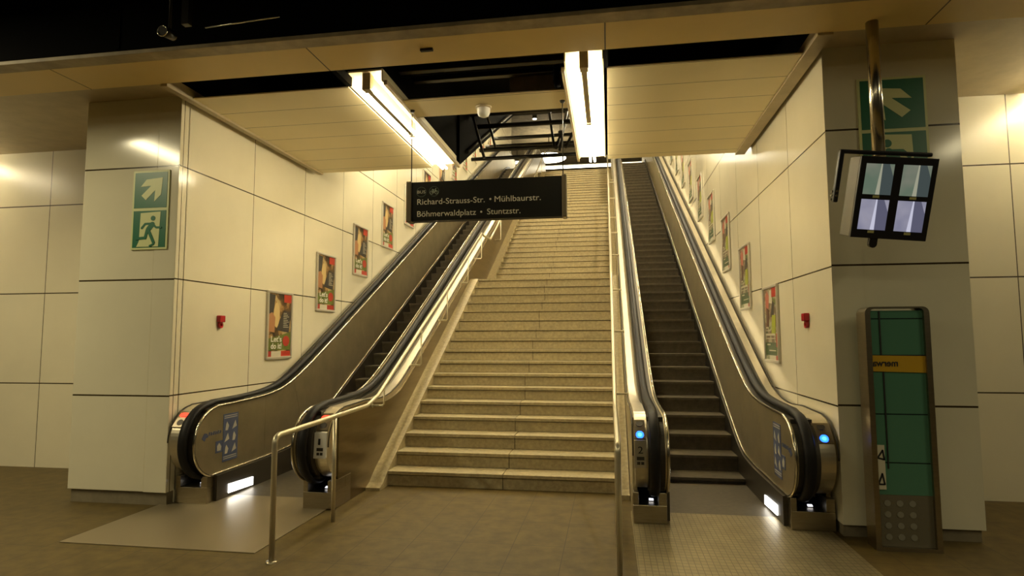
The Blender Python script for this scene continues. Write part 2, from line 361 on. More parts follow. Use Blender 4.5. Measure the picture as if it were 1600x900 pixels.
def escalator(label, xl, xil, xir, xr, number, red, foot_light_side, group):
    E = thing('escalator', label, 'escalator', (0, 0, 0), group)
    for side in (-1, 1):
        xi, xo = (xil, xl) if side < 0 else (xir, xr)
        s = side
        def X(d): return xi + s*d
        W = abs(xo-xi)
        # inner D-ended panel in segments with joint gaps
        cy, cz, rr = 5.725, 0.608, 0.328
        def ptop(yy): return (yy, cz+math.sqrt(max(0, rr*rr-(yy-cy)**2))) if yy < cy else (yy, H(yy)-0.066)
        def pbot(yy): return (yy, cz-math.sqrt(max(0, rr*rr-(yy-cy)**2))) if yy < cy else (yy, Lw(yy)+0.012)
        cuts = [(6.62, 6.62), (7.55, 7.25), (9.6, 9.2), (12.2, 11.8), (14.8, 14.4), (17.4, 17.0), (20.0, 19.6), (22.6, 22.4), (YEND, YEND)]
        pb, pt = cy-rr, cy-rr
        for k, (cb, ct) in enumerate(cuts):
            n = 40 if k == 0 else (24 if k < 3 else 6)
            if k == 7: n = 20
            g = 0.004
            def e(t): return t*t if k == 0 else t
            top = [ptop(pt + (ct-g-pt)*e(i/n)) for i in range(n+1)]; bot = [pbot(pb + (cb-g-pb)*e(i/n)) for i in range(n+1)]
            MB().strip(top, bot, X(0.0), X(0.02)).build('balustrade_panel', M_ss_panel, E)
            pb, pt = cb, ct
        # trim ring round the panel
        a = [(yy, Lw(yy)) for yy in reversed(ylist(cy, YEND))]
        b = arc(cy, cz, rr+0.012, -PI/2, PI/2, 24)[1:-1]
        c = [(yy, H(yy)-0.056) for yy in ylist(cy, YEND)]
        MB().tube([(X(-0.004), p[0], p[1]) for p in a+b+c], 0.013, 8).build('trim_strip', M_ss_bright, E)
        # skirt below the panel
        yl = ylist(5.72, YEND)
        sk = MB().strip([(yy, Lw(yy)-0.012) for yy in yl], [(yy, Lw(yy)-1.0 if yy > 9.2 else -0.02) for yy in yl], X(-0.034), X(0.03))
        sk.build('skirt_panel', M_skirt, E)
        # dark core that carries the handrail
        hy = ylist(5.60, YEND)
        MB().strip([(yy, H(yy)-0.075) for yy in hy], [(yy, Lw(yy)+0.02) for yy in hy], X(0.02), X(W*0.55)).strip(
            [p for p in arc(5.72, 0.61, 0.315, 0.0, PI/2, 14)], [p for p in arc(5.72, 0.61, 0.315, 0.0, -PI/2, 14)], X(0.02), X(W*0.55)).build('handrail_guide', M_recess, E)
        # handrail belt: rounded C section swept along the loop
        cl = arc(5.715, 0.615, 0.365, -1.75, PI/2, 30) + [(yy, H(yy)-0.02) for yy in ylist(5.8, YEND)]
        bx0, bx1 = (0.055, 0.145) if W > 0.33 else (0.065, 0.15)
        sec = [(bx0+0.0, -0.022), (bx0+0.0, 0.004), (bx0+0.015, 0.018), ((bx0+bx1)/2, 0.022), (bx1-0.015, 0.018), (bx1, 0.004), (bx1, -0.022)]
        v = []; m = len(sec)
        for i, p in enumerate(cl):
            q0 = cl[max(0, i-1)]; q1 = cl[min(len(cl)-1, i+1)]
            t = Vector((q1[0]-q0[0], q1[1]-q0[1])).normalized(); nn = Vector((-t.y, t.x))
            for d, h in sec: v.append((X(d), p[0]+nn.x*h, p[1]+nn.y*h))
        fs = [(i*m+j, i*m+(j+1) % m, (i+1)*m+(j+1) % m, (i+1)*m+j) for i in range(len(cl)-1) for j in range(m)]
        fs += [tuple(range(m)), tuple((len(cl)-1)*m+j for j in reversed(range(m)))]
        MB().add(v, fs, True).build('handrail', M_rubber, E)
        # outer housing / deck
        dk = lambda yy: H(yy)-0.055-0.135*min(1, max(0, (yy-6.35)/1.1))
        hc = (5.80, 0.62, 0.335)
        d0 = bx1+0.012
        arc_t = arc(*hc, 0.0, PI/2, 16); arc_b = arc(*hc, 0.0, -PI/2, 16)
        hy = ylist(5.801, YEND)
        top = arc_t[:-1] + [(yy, dk(yy)) for yy in hy]
        low = arc_b[:-1] + [(yy, 0.285 if yy < 6.0 else max(0.285, dk(yy)-0.2)) for yy in hy]
        MB().strip(top, low, X(d0), xo - s*0.022).build('deck', M_deck, E, bevel=0.006)
        # dark seal line between deck and wall / outer edge bead
        MB().tube([(xo-s*0.002, yy, zz+0.002) for yy, zz in top], 0.007, 6).build('edge_seal', M_recess, E)
        # side cladding below the deck on the outer side, down to the floor
        sy = ylist(5.70, YEND)
        MB().strip([(yy, dk(yy)-0.025-0.085*min(1, max(0, yy-6.5)) if yy > 5.9 else 0.60+math.sqrt(0.335**2-(5.80-yy)**2) if yy < 5.8 else 0.925) for yy in sy],
                   [(yy, -0.02 if yy < 9 else Lw(yy)-1.2) for yy in sy], xo-s*0.04, xo-s*0.004).build('side_cladding', M_stone if (xl > -1 and s < 0) else M_ss_side, E)
        # newel foot with the dark handrail inlet
        x0, x1 = sorted((X(0.0), xo))
        ft = MB(); ft.box(x0, x1, 5.61, 5.99, 0.009, 0.165); ft.box(x0, x0+0.05, 5.61, 5.86, 0.165, 0.275); ft.box(x1-0.07, x1, 5.61, 5.86, 0.165, 0.275); ft.box(x0, x1, 5.86, 5.99, 0.165, 0.275)
        ft.build('newel_foot', M_ss, E, bevel=0.004)
        MB().box(x0+0.05, x1-0.07, 5.83, 5.858, 0.166, 0.28).build('handrail_inlet', M_black, E)
        MB().prism([(5.74, 0.178), (5.75, 0.172), (5.77, 0.182), (5.77, 0.188)], (x0+x1)/2+0.0, (x0+x1)/2+0.04).build('inlet_glint', M_glint, E)  # light reflected inside the inlet, put in as a glowing sliver
        # signal lamp and round display on the newel front
        xm = (X(d0) + xo)/2
        def on(theta, du=0.0):
            n = Vector((0, -math.cos(theta), math.sin(theta))); p = Vector((xm, hc[0]-hc[2]*math.cos(theta), hc[1]+hc[2]*math.sin(theta))) + n*du
            up = Vector((0, math.sin(theta), math.cos(theta)))
            return Matrix(((1, -n.x, up.x, p.x), (0, -n.y, up.y, p.y), (0, -n.z, up.z, p.z), (0, 0, 0, 1)))
        a_l, a_d = (0.86, 0.60) if red else (0.53, 0.86)
        hw = (abs(xo-X(d0)))/2
        pl = MB().prism([(-hw*.72, -0.095), (hw*.72, -0.095), (hw*.72, 0.095), (-hw*.72, 0.095)], -0.006, 0.012, 'y').build('lamp_plate', M_ss, E, M=on((a_l+a_d)/2, 0.002))
        ld = MB()
        if red:
            ld.prism(capsule2d((-hw*.25, 0), (hw*.25, 0), 0.05), -0.014, 0.004, 'y')
            ld.build('signal_lamp', M_redlamp, E, M=on(a_l, 0.004))
        else:
            ld.prism(disc2d((0, 0), 0.034), -0.014, 0.004, 'y'); lo = ld.build('signal_lamp', M_bluelamp, E, M=on(a_l, 0.004))
            MB().prism(disc2d((0, 0), 0.018), -0.016, -0.0145, 'y').build('lamp_core', M_bluecore, lo, M=on(a_l, 0.004))
        MB().prism(disc2d((0, 0), 0.033), -0.012, 0.004, 'y').build('round_display', M_recess, E, M=on(a_d, 0.004))
        inner = (xl < -3 and side > 0) or (xl > -1 and side < 0)
        if inner:
            npl = MB().prism([(-hw*.8, -0.13), (hw*.8, -0.13), (hw*.8, 0.11), (-hw*.8, 0.11)], -0.008, 0.012, 'y').build('number_plate', M_white if red else M_deck, E, M=on(0.08, 0.002), bevel=0.003)
            t = text_mesh(number, 0.022 if number == '1' else 0.042, 0.062, bold=0.0); t.build('numeral', M_ink, npl, M=on(0.08, 0.012) @ Matrix.Translation((-0.02, 0, -0.005)))
            q = MB()
            for (a_, b_) in ((-0.03, -0.004), (0.004, 0.03)):
                q.prism([(a_, -0.10), (b_, -0.10), (b_, -0.075), (a_, -0.075)], -0.009, -0.006, 'y')
            q.prism([(-0.032, -0.062), (0.032, -0.062), (0.032, -0.032), (-0.032, -0.032)], -0.009, -0.006, 'y')
            q.build('pictogram', M_recess, npl, M=on(0.08, 0.003))
        # floor light, stickers on the wall-side inner panels
        if side == foot_light_side:
            pts = [(5.905, 0.045), (6.345, 0.028), (6.345, 0.115), (5.905, 0.135)]
            MB().prism(pts, X(-0.042), X(-0.03)).build('floor_light', M_foot, E)
            xs0, xs1 = X(-0.003), X(0.001)
            stk = MB().prism([(5.835, 0.37), (6.09, 0.37), (6.09, 0.86), (5.835, 0.86)], xs0, xs1)
            stk.prism([(5.72, 0.48), (5.83, 0.48), (5.83, 0.60), (5.72, 0.60)], xs0, xs1)
            so = stk.build('safety_sticker', M_blue, E)
            w_ = MB(); xa, xb = X(-0.0045), X(-0.002)
            for rr_ in range(3):
                for cc in range(2):
                    yc, zc = 5.90+0.125*cc, 0.735-0.12*rr_
                    if (rr_+cc) % 2 == 0:
                        w_.prism([(yc-.03, zc-.045), (yc+.01, zc-.045), (yc+.03, zc+.0), (yc-.005, zc+.045), (yc-.02, zc+.02)], xa, xb)
                    else:
                        w_.prism([(yc-.04, zc-.045), (yc+.04, zc-.02), (yc+.015, zc+.045), (yc-.01, zc+.01)], xa, xb)
            w_.prism([(5.745, 0.50), (5.80, 0.50), (5.81, 0.54), (5.775, 0.58), (5.74, 0.55)], xa, xb)
            for zz_ in (0.395, 0.415, 0.815, 0.835): w_.prism([(5.85, zz_), (6.07, zz_), (6.07, zz_+0.008), (5.85, zz_+0.008)], xa, xb)
            w_.build('pictogram', mat('sticker_pale', (0.42, 0.39, 0.31), 0.4), so)
            lg = MB().prism([(5.50, 0.66), (5.545, 0.63), (5.565, 0.66), (5.60, 0.665), (5.585, 0.70), (5.54, 0.71)], xs0, xs1)
            for k in range(6):
                lg.prism([(5.60+0.035*k, 0.675), (5.622+0.035*k, 0.675), (5.63+0.035*k, 0.71-(k % 2)*0.012), (5.61+0.035*k, 0.71)], xs0, xs1)
            lg.build('blue_emblem', M_blue, E)
    # moving steps
    k = -1
    while True:
        def znose(kk): return smin(smax(0.008, 0.245+0.1905*kk, 0.06), ZT+0.005, 0.05)
        yk = 7.58+0.3705*k; zk = znose(k)
        if yk > 24.6: break
        zb = znose(k-1)
        h = max(0.02, zk-zb)
        prof = [(yk+0.001, zk), (yk+0.0, zk-0.004), (yk+0.002, zk-0.03 if h > .05 else zk-.015)]
        if h > 0.05:
            for q in range(1, 6):
                t = q/5; prof.append((yk+0.004+0.030*math.sin(t*PI*0.5)+0.0*t, zk-0.03-(h-0.03+0.01)*t))
        prof += [(yk+0.38, zk-h-0.01), (yk+0.38, zk)]
        MB().prism(prof, xil+0.037, xir-0.037).build('step', M_step, E)
        k += 1
    MB().box(xil, xir, 5.985, 7.215, -0.01, 0.006).build('comb_plate', M_comb, E)
    MB().box(xil-0.02, xir+0.02, 24.9, 27, ZT-0.05, ZT+0.01).build('comb_plate', M_comb, E)
    return E
escalator('left escalator with red signal lamps and number 1, rising left of the stairs', -4.335, -3.99, -2.96, -2.64, '1', True, -1, 'escalators flanking the stairs')
escalator('right escalator with blue signal lamps and number 2, rising right of the stairs', 0.186, 0.479, 1.51, 1.865, '2', False, 1, 'escalators flanking the stairs')

tag(MB().box(-4.45, -2.72, 4.42, 5.985, 0.0, 0.008).build('landing_plate', M_plate, bevel=0.003), 'pale worn metal floor plate in front of the left escalator', 'floor plate', 'escalator landing plates')
tag(MB().box(0.175, 1.84, 2.9, 5.985, 0.0, 0.008).build('landing_plate', M_plate_r, bevel=0.003), 'ribbed metal floor plate in front of the right escalator', 'floor plate', 'escalator landing plates')

# ------------------------------------------------------------------ stair handrails
rail_y = [(4.22, 0.918), (6.02, 0.952), (6.32, 1.03), (7.84, 1.787), (9.15, 2.42), (11.75, 3.74), (11.95, 3.72), (12.62, 3.76), (12.8, 3.85), (17.3, 6.33), (17.6, 6.44), (19.1, 6.48), (19.3, 6.55), (24.3, 9.3), (25.3, 9.4)]
brk = [6.50, 7.84, 9.15, 10.56, 11.72, 13.9, 15.3, 16.7, 18.2, 19.9, 21.4, 22.9]
def rz(y):
    for (a, b), (c, d) in zip(rail_y, rail_y[1:]):
        if a <= y <= c: return b+(d-b)*(y-a)/(c-a)
def hand(label, x, xw, dirn, zlow):
    T = thing('stair_handrail', label, 'handrail', (x, 4.27, 0), 'stainless handrails of the staircase')
    def loc(p): return (p[0]-x, p[1]-4.27, p[2])
    pts = [(x, 4.27, 0.0), (x, 4.27, 0.86), (x, 4.275, 0.885), (x, 4.29, 0.905), (x, 4.32, 0.918)] + [(x, a, b) for a, b in rail_y[1:]]
    MB().tube([loc(p) for p in pts], 0.021, 12).build('rail', M_rail, T)
    MB().lathe([(0.0, 0.012), (0.04, 0.012), (0.042, 0.0)], loc((x, 4.27, 0))).build('base_plate', M_ss, T)
    MB().tube([loc((x, 5.275, 0.0)), loc((x, 5.275, rz(5.275)))], 0.019, 10).build('post', M_rail, T)
    for yy in brk:
        if yy == 6.50 : drop = 0.22
        else: drop = 0.50
        if dirn > 0: drop = 0.06
        zz = rz(yy)
        b = MB().tube([loc((x, yy, zz)), loc((x, yy, zz-drop+0.02)), loc((x+dirn*0.02, yy, zz-drop)), loc((xw, yy, zz-drop))], 0.0105, 8)
        b.tube([loc((xw-dirn*0.014, yy, zz-drop)), loc((xw, yy, zz-drop))], 0.024, 12)
        b.build('bracket', M_rail, T)
hand('stainless handrail left of the stairs, its end post standing in the foreground', -2.49, -2.635, -1, 0)
hand('stainless handrail right of the stairs, its end post cut by the lower picture edge', 0.045, 0.19, 1, 0)

# ------------------------------------------------------------------ ceiling lamps
def fixture(label, x0, x1, y0, y1):
    T = thing('ceiling_lamp', label, 'lamp', ((x0+x1)/2, (y0+y1)/2, ZC), 'bright fluorescent ceiling lamps')
    cx, cy = (x0+x1)/2, (y0+y1)/2; hw, hl = (x1-x0)/2, (y1-y0)/2
    MB().box(-hw, hw, -hl, hl, 0.12, 0.14).box(-hw, -hw+0.012, -hl, hl, 0.012, 0.12).box(hw-0.012, hw, -hl, hl, 0.012, 0.12).box(-hw, hw, hl-0.012, hl, 0.03, 0.12).build('reflector', M_reflector, T)
    MB().prism([(-0.03, 0.12), (0.03, 0.12), (0.026, -0.035), (-0.026, -0.035)], -hl+0.05, 0.0, 'y').box(-0.04, 0.04, -hl+0.03, -hl+0.13, -0.045, 0.12).build('ballast_ridge', M_trim, T)
    for sx in (-1, 1):
        MB().tube([(sx*0.052, -hl+0.12, -0.022), (sx*0.052, -0.03, -0.022)], 0.014, 10).build('tube', M_tube, T)
        MB().tube([(sx*0.028, 0.04, -0.028), (sx*0.028, hl+0.02, -0.028)], 0.014, 10).build('tube', M_tube, T)
    MB().box(-0.035, 0.035, -0.02, 0.03, -0.045, 0.12).build('tube_holder', M_trim, T)
fixture('bright fluorescent ceiling lamp above the left soffit edge', -2.49, -2.13, 5.40, 8.28)
fixture('added unseen fluorescent lamp brightening the wall left of the left pier', -8.9, -8.5, 5.40, 6.85)  # added out of view to brighten the far left wall
fixture('added unseen fluorescent lamp brightening the wall right of the right pier', 4.3, 4.7, 5.40, 6.85)  # added out of view to brighten the far right wall
fixture('bright fluorescent ceiling lamp between sign and right soffit', -0.365, -0.01, 5.27, 8.28)

# side boards of the lamps and the black cable panel beyond
struct('trim_9', MB().box(-2.125, -2.09, 5.42, 8.34, ZC-0.015, ZC+0.03), M_trim, 'edge board beside the left lamp')
struct('trim_10', MB().box(-0.40, -0.37, 5.42, 8.34, ZC-0.015, ZC+0.03), M_trim, 'edge board beside the right lamp')

def sl(y): return 4.14+0.5145*(y-8.3)
tag(MB().prism([(15.5, sl(15.5)), (15.5, 8.40), (8.7, 5.33), (8.52, 5.03), (8.39, 5.03), (8.30, 5.03), (8.30, 4.13)], -2.128, -2.09).build('duct_panel', M_black), 'black sloping panel in the open ceiling beyond the left lamp', 'panel')
T = thing('steel_truss', 'dark steel truss bars exposed in the open ceiling above the sign', 'truss', (-2.08, 9.7, 4.9))
def tl(p): return (p[0]+2.08, p[1]-9.7, p[2]-4.9)
for i, (yy, zz, rr) in enumerate(((9.0, 4.42, .030), (9.6, 4.75, .035), (10.1, 4.97, .03), (10.9, 5.38, .035), (9.4, 5.08, .04), (8.9, 5.12, .06), (10.6, 5.85, .03), (13.2, 6.7, .03))):
    MB().tube([tl((-2.075, yy, zz)), tl((0.6, yy, zz))], rr, 8).build('cross_bar', M_steel_dark, T)
for xx in (-2.05, -0.72, -0.35):
    MB().tube([tl((xx, 8.6, sl(8.6)+0.12)), tl((xx, 14.5, sl(14.5)+0.12))], 0.03, 8).build('chord', M_steel_dark, T)
for xx, y0, z0, y1, z1, x1 in ((-0.80, 9.2, 4.6, 9.8, 5.6, -0.95), (-0.62, 9.2, 4.6, 9.9, 5.55, -0.30), (-0.70, 9.0, 4.5, 10.4, 5.9, -0.62), (-1.85, 8.9, 4.4, 8.9, 5.1, -2.04), (-1.80, 9.6, 4.75, 9.7, 5.5, -2.0)):
    MB().tube([tl((xx, y0, z0)), tl((x1, y1, z1))], 0.022, 8).build('brace', M_steel_dark, T)
T = thing('steel_channel', 'dark steel channels crossing the open ceiling slot behind the beam', 'channel', (-1.25, 5.8, 4.4))
for (yy, zz, x0, x1) in ((5.80, 4.40, -2.12, -0.38), (6.27, 4.50, -2.12, -0.42)):
    MB().box(x0+1.25, x1+1.25, yy-5.8, yy-5.8+0.08, zz-4.4, zz-4.4+0.06).build('channel', M_steel_dark, T, bevel=0.006)
tag(MB().box(-1.05, -0.41, 6.45, 6.50, 4.28, 5.19).build('plenum_board', M_conc), 'brown board standing inside the ceiling void beside the right lamp', 'board')
tag(MB().tube([(-0.47, 5.72, 4.30), (-0.47, 5.72, 4.14), (-0.46, 5.75, 4.10)], 0.03, 8).build('hanging_connector', M_black), 'small black connector dangling at the left of the right lamp', 'connector')

# smoke detector
T = thing('smoke_detector', 'round white smoke detector under the centre ceiling plank', 'smoke detector', (-1.29, 6.17, ZC))
MB().lathe([(0.0, 0.0), (0.085, 0.0), (0.085, -0.018), (0.07, -0.022)], (0, 0, 0), 24).build('base', M_trim, T)
MB().lathe([(0.068, -0.02), (0.068, -0.07), (0.055, -0.10), (0.03, -0.113), (0, -0.115)], (0, 0, 0), 24).build('cover', M_white, T)

# ------------------------------------------------------------------ hanging direction sign
SG = thing('hanging_sign', 'black hanging direction sign with street names above the stairs', 'sign', (-1.25, 6.1, 3.1))
def so(x, y, z): return (x+1.25, y-6.1, z-3.1)
MB().box(-2.06+1.25, -0.45+1.25, -0.0, 0.10, -0.213, 0.208).build('sign_board', M_sign, SG)
for x0, x1 in ((-2.115, -2.06), (-0.455, -0.41)):
    MB().box(x0+1.25, x1+1.25, -0.02, 0.12, -0.222, 0.222).build('end_cap', M_bronze, SG, bevel=0.008)
for xx in (-2.08, -0.445):
    MB().tube([(xx+1.25, 0.05, 0.2), (xx+1.25, 0.05, ZC-3.1)], 0.006, 8).lathe([(0.0, ZC-3.1), (0.03, ZC-3.1), (0.02, ZC-3.1-0.02), (0, ZC-3.1-0.02)], (xx+1.25, 0.05, 0), 12).build('suspension_rod', M_steel_dark, SG)
def put(t, x, z, m, name='lettering', parent=SG): return t.build(name, m, parent, M=Matrix.Translation((x+1.25, -0.003, z-3.1)))
put(text_mesh('Richard-Strauss-Str.', 0.733, 0.064, bold=0.0), -1.996, 3.063, M_text)
put(text_mesh('Mühlbaurstr.', 0.485, 0.064, bold=0.0), -1.158, 3.063, M_text)
put(text_mesh('Böhmerwaldplatz', 0.640, 0.064, bold=0.0), -1.996, 2.933, M_text)
put(text_mesh('Stuntzstr.', 0.352, 0.064, bold=0.0), -1.238, 2.933, M_text)
dt = MB(); dt.prism(disc2d((-1.203+1.25, 3.095-3.1), 0.011, 12), -0.003, 0, 'y'); dt.prism(disc2d((-1.300+1.25, 2.963-3.1), 0.011, 12), -0.003, 0, 'y')
dt.build('bullet', M_text, SG)
rg = MB(); ring2d((-1.952+1.25, 3.200-3.1), 0.050, 0.054, rg, -0.002, 0.001); rg.build('bus_circle', M_ring, SG)
put(text_mesh('BUS', 0.088, 0.034, bold=0.0), -1.996, 3.184, M_text_grey)
bk = MB(); ring2d((-1.812+1.25, 3.202-3.1), 0.050, 0.054, bk, -0.002, 0.001)
bk.build('bicycle_circle', M_ring, SG)
bk = MB(); ox, oz = -1.812+1.25, 3.202-3.1
ring2d((ox-.026, oz-.012), 0.016, 0.020, bk, -0.003, 0.001, 16); ring2d((ox+.026, oz-.012), 0.016, 0.020, bk, -0.003, 0.001, 16)
for a, b in (((-.026, -.012), (-.010, .014)), ((-.010, .014), (.018, .014)), ((.018, .014), (0, -.012)), ((0, -.012), (-.010, .014)), ((-.026, -.012), (0, -.012)), ((.026, -.012), (.014, .028)), ((.014, .028), (.022, .030)), ((-.012, .014), (-.016, .022)), ((-.024, .022), (-.008, .022))):
    bk.prism(capsule2d((ox+a[0], oz+a[1]), (ox+b[0], oz+b[1]), 0.005), -0.003, 0.001, 'y')
bk.build('bicycle_pictogram', M_text_dim, SG)

# ------------------------------------------------------------------ green escape signs
def escape_sign(label, x0, x1, ztop, zmid, zbot, mirror, group):
    Wd = x1-x0; T = thing('escape_sign', label, 'sign', ((x0+x1)/2, YP-0.002, zbot), group)
    def L(p, X0, X1, Z0, Z1):
        uu = 1-p[0] if mirror else p[0]
        return (X0 + (X1-X0)*uu - (x0+x1)/2, Z0 + (Z1-Z0)*p[1] - zbot)
    MB().box(-Wd/2, Wd/2, -0.012, 0.0, 0, ztop-zbot).build('backing_board', M_pale, T, bevel=0.002)
    b = 0.022
    A = (x0+b, x1-b, zmid+b*.7, ztop-b); B = (x0+b, x1-b, zbot+b, zmid-b*.7)
    for q in (A, B):
        MB().prism([L(p, *q) for p in ((0, 0), (1, 0), (1, 1), (0, 1))], -0.0145, -0.012, 'y').build('green_panel', M_green, T)
    ar = [(0.19, 0.60), (0.36, 0.80), (0.86, 0.845), (0.82, 0.36), (0.62, 0.17), (0.64, 0.49), (0.36, 0.22), (0.22, 0.35), (0.51, 0.62)]
    MB().prism([L(p, *A) for p in ar], -0.0165, -0.0145, 'y').build('arrow', M_pale, T)
    door = [(0.225, 0.94), (0.835, 0.965), (0.80, 0.02), (0.13, 0.02), (0.205, 0.17)]
    MB().prism([L(p, *B) for p in door], -0.0165, -0.0145, 'y').build('doorway', M_pale, T)
    man = MB()
    for i, (a, c, wd) in enumerate((((0.60, 0.62), (0.49, 0.50), 0.15), ((0.58, 0.645), (0.38, 0.64), 0.06), ((0.38, 0.64), (0.28, 0.53), 0.06), ((0.60, 0.64), (0.72, 0.535), 0.055), ((0.72, 0.535), (0.86, 0.535), 0.055), ((0.45, 0.48), (0.40, 0.26), 0.085), ((0.40, 0.26), (0.12, 0.245), 0.075), ((0.48, 0.48), (0.66, 0.13), 0.085), ((0.55, 0.04), (0.66, 0.085), 0.05))):
        pa, pc = L(a, *B), L(c, *B)
        man.prism(capsule2d(pa, pc, wd*(B[1]-B[0])), -0.0185-0.0003*i, -0.0165, 'y')
    man.prism(disc2d(L((0.615, 0.79), *B), 0.07*(B[1]-B[0])), -0.0185, -0.0165, 'y')
    man.build('running_figure', M_green, T)
escape_sign('green escape sign with arrow up right on the left pier', -4.875, -4.455, 3.395, 2.985, 2.565, False, 'green escape route signs')
escape_sign('green escape sign partly hidden behind the steel pole and monitor', 2.155, 2.70, 3.875, 3.405, 2.90, True, 'green escape route signs')

# ------------------------------------------------------------------ fire alarm boxes
def alarm(label, x, y, z, s):
    T = thing('fire_alarm', label, 'fire alarm', (x, y, z), 'small red alarm boxes on the walls')
    MB().box(-0.0 if s > 0 else -0.05, 0.05 if s > 0 else 0.0, -0.045, 0.045, 0.0, 0.075).build('box', M_red, T, bevel=0.006)
    prof = [(-0.045, 0.0), (0.045, 0.0)] + [(0.045*math.cos(a), -0.04+0.045*math.sin(a)*1.0) for a in [-(PI*i/12) for i in range(13)]]
    mb = MB()
    n = 16
    for i in range(n):
        a, b = 2*PI*i/n, 2*PI*(i+1)/n
        mb.prism([(0.018*math.cos(a), -0.032+0.018*math.sin(a)), (0.038*math.cos(a), -0.032+0.038*math.sin(a)), (0.038*math.cos(b), -0.032+0.038*math.sin(b)), (0.018*math.cos(b), -0.032+0.018*math.sin(b))], s*0.005, s*0.03)
    mb.build('ring_handle', M_red, T)
alarm('small red fire alarm box on the left wall', XL, 6.235, 1.835, 1)
alarm('small red fire alarm box on the right wall', XR, 6.17, 1.80, -1)

# ------------------------------------------------------------------ posters
def ramp_mat(name, stops, sc, seed):
    m = bpy.data.materials.new(name); m.use_nodes = True; nt = m.node_tree; b = nt.nodes['Principled BSDF']
    tc = nt.nodes.new('ShaderNodeTexCoord'); mp = nt.nodes.new('ShaderNodeMapping'); mp.inputs['Location'].default_value = (seed, seed*1.7, seed*.3)
    n = nt.nodes.new('ShaderNodeTexNoise'); n.inputs['Scale'].default_value = sc; n.inputs['Detail'].default_value = 3; n.inputs['Distortion'].default_value = 0.6
    cr = nt.nodes.new('ShaderNodeValToRGB'); cr.color_ramp.interpolation = 'EASE'
    while len(cr.color_ramp.elements) < len(stops): cr.color_ramp.elements.new(0.5)
    for e, (p, c) in zip(cr.color_ramp.elements, stops): e.position = p; e.color = (*c, 1)
    nt.links.new(tc.outputs['Object'], mp.inputs[0]); nt.links.new(mp.outputs[0], n.inputs['Vector']); nt.links.new(n.outputs['Fac'], cr.inputs[0]); nt.links.new(cr.outputs[0], b.inputs['Base Color'])
    b.inputs['Roughness'].default_value = 0.35; return m
M_printA = ramp_mat('poster_print_brown', [(0.30, (0.025, 0.02, 0.015)), (0.45, (0.10, 0.06, 0.025)), (0.54, (0.38, 0.22, 0.08)), (0.66, (0.50, 0.38, 0.18)), (0.80, (0.06, 0.045, 0.03))], 6, 3.1)
M_printB = ramp_mat('poster_print_green', [(0.30, (0.10, 0.13, 0.06)), (0.44, (0.20, 0.12, 0.07)), (0.55, (0.45, 0.42, 0.28)), (0.68, (0.14, 0.18, 0.05)), (0.80, (0.30, 0.12, 0.08))], 7, 8.4)
M_pred = mat('poster_red', (0.44, 0.045, 0.025), 0.4)
M_pskin = mat('poster_warm_orange', (0.42, 0.20, 0.09), 0.4)
M_pgold = mat('poster_gold', (0.62, 0.46, 0.20), 0.4)
M_pgreen = mat('poster_grass', (0.14, 0.17, 0.03), 0.4)
M_plime = mat('poster_lime', (0.38, 0.42, 0.04), 0.4)
M_pslate = mat('poster_slate', (0.05, 0.045, 0.04), 0.4)
M_ppale = mat('poster_pale', (0.60, 0.56, 0.42), 0.4)
M_pdarkgreen = mat('poster_dark_green', (0.05, 0.09, 0.03), 0.4)
PW, PH = 0.63, 0.90
def poster_base(name, printm):
    T = thing(name, 'x', 'poster')
    fr = MB(); w2, h2, b = PW/2, PH/2, 0.035
    fr.box(-w2, w2, -0.03, 0.0, h2-b, h2).box(-w2, w2, -0.03, 0.0, -h2, -h2+b).box(-w2, -w2+b, -0.03, 0, -h2+b, h2-b).box(w2-b, w2, -0.03, 0, -h2+b, h2-b)
    fr.build('frame', M_frame, T, bevel=0.008)
    MB().box(-w2+b, w2-b, -0.012, 0, -h2+b, h2-b).build('print', printm, T)
    return T
def patch(T, name, m, pts, lvl=1):
    iw, ih = PW-0.07, PH-0.07
    MB().prism([(-iw/2+iw*p[0], -ih/2+ih*p[1]) for p in pts], -0.012-0.0012*lvl, -0.012, 'y').build(name, m, T)
def rect(a, b, c, d): return [(a, b), (c, b), (c, d), (a, d)]
def ell(cx, cy, rx, ry, n=18): return [(cx+rx*math.cos(2*PI*i/n), cy+ry*math.sin(2*PI*i/n)) for i in range(n)]
iw, ih = PW-0.07, PH-0.07
pa = poster_base('poster', M_printA)
patch(pa, 'dark_figure', M_pslate, [(0, .62), (.22, .70), (.30, .98), (0, .99)], 1)
patch(pa, 'glow_shape', M_pgold, ell(.36, .66, .13, .20), 1)
patch(pa, 'figure_shape', M_pskin, [(0, .40), (.28, .38), (.30, .62), (.16, .70), (0, .66)], 2)
patch(pa, 'dark_figure', M_pslate, [(.36, .42), (.92, .38), (.99, .72), (.70, .74), (.52, .60)], 2)
patch(pa, 'grass_patch', M_pgreen, [(0, .10), (1, .10), (1, .40), (.72, .36), (0, .28)], 1)
patch(pa, 'red_square', M_pred, rect(.68, .87, 1, 1), 3)
patch(pa, 'red_band', M_pred, rect(0, 0, 1, .085), 2)
patch(pa, 'white_label', M_ppale, rect(.16, 0, .58, .085), 3)
patch(pa, 'round_badge', M_pred, ell(.80, .245, .15, .085), 3)
tx = MB()
for k in range(9):
    zc = .69-.028*k; tx.prism([(-iw/2+iw*.66, -ih/2+ih*zc), (-iw/2+iw*(.86+.05*((k*7) % 3-1)), -ih/2+ih*zc), (-iw/2+iw*(.86+.05*((k*7) % 3-1)), -ih/2+ih*(zc+.009)), (-iw/2+iw*.66, -ih/2+ih*(zc+.009))], -0.0155, -0.012, 'y')
tx.build('small_print', M_ppale, pa)
text_mesh("Let's", iw*.46, 0.075, bold=0.02).build('lettering', M_white, pa, M=Matrix.Translation((-iw/2+iw*.13, -0.018, -ih/2+ih*.235)))
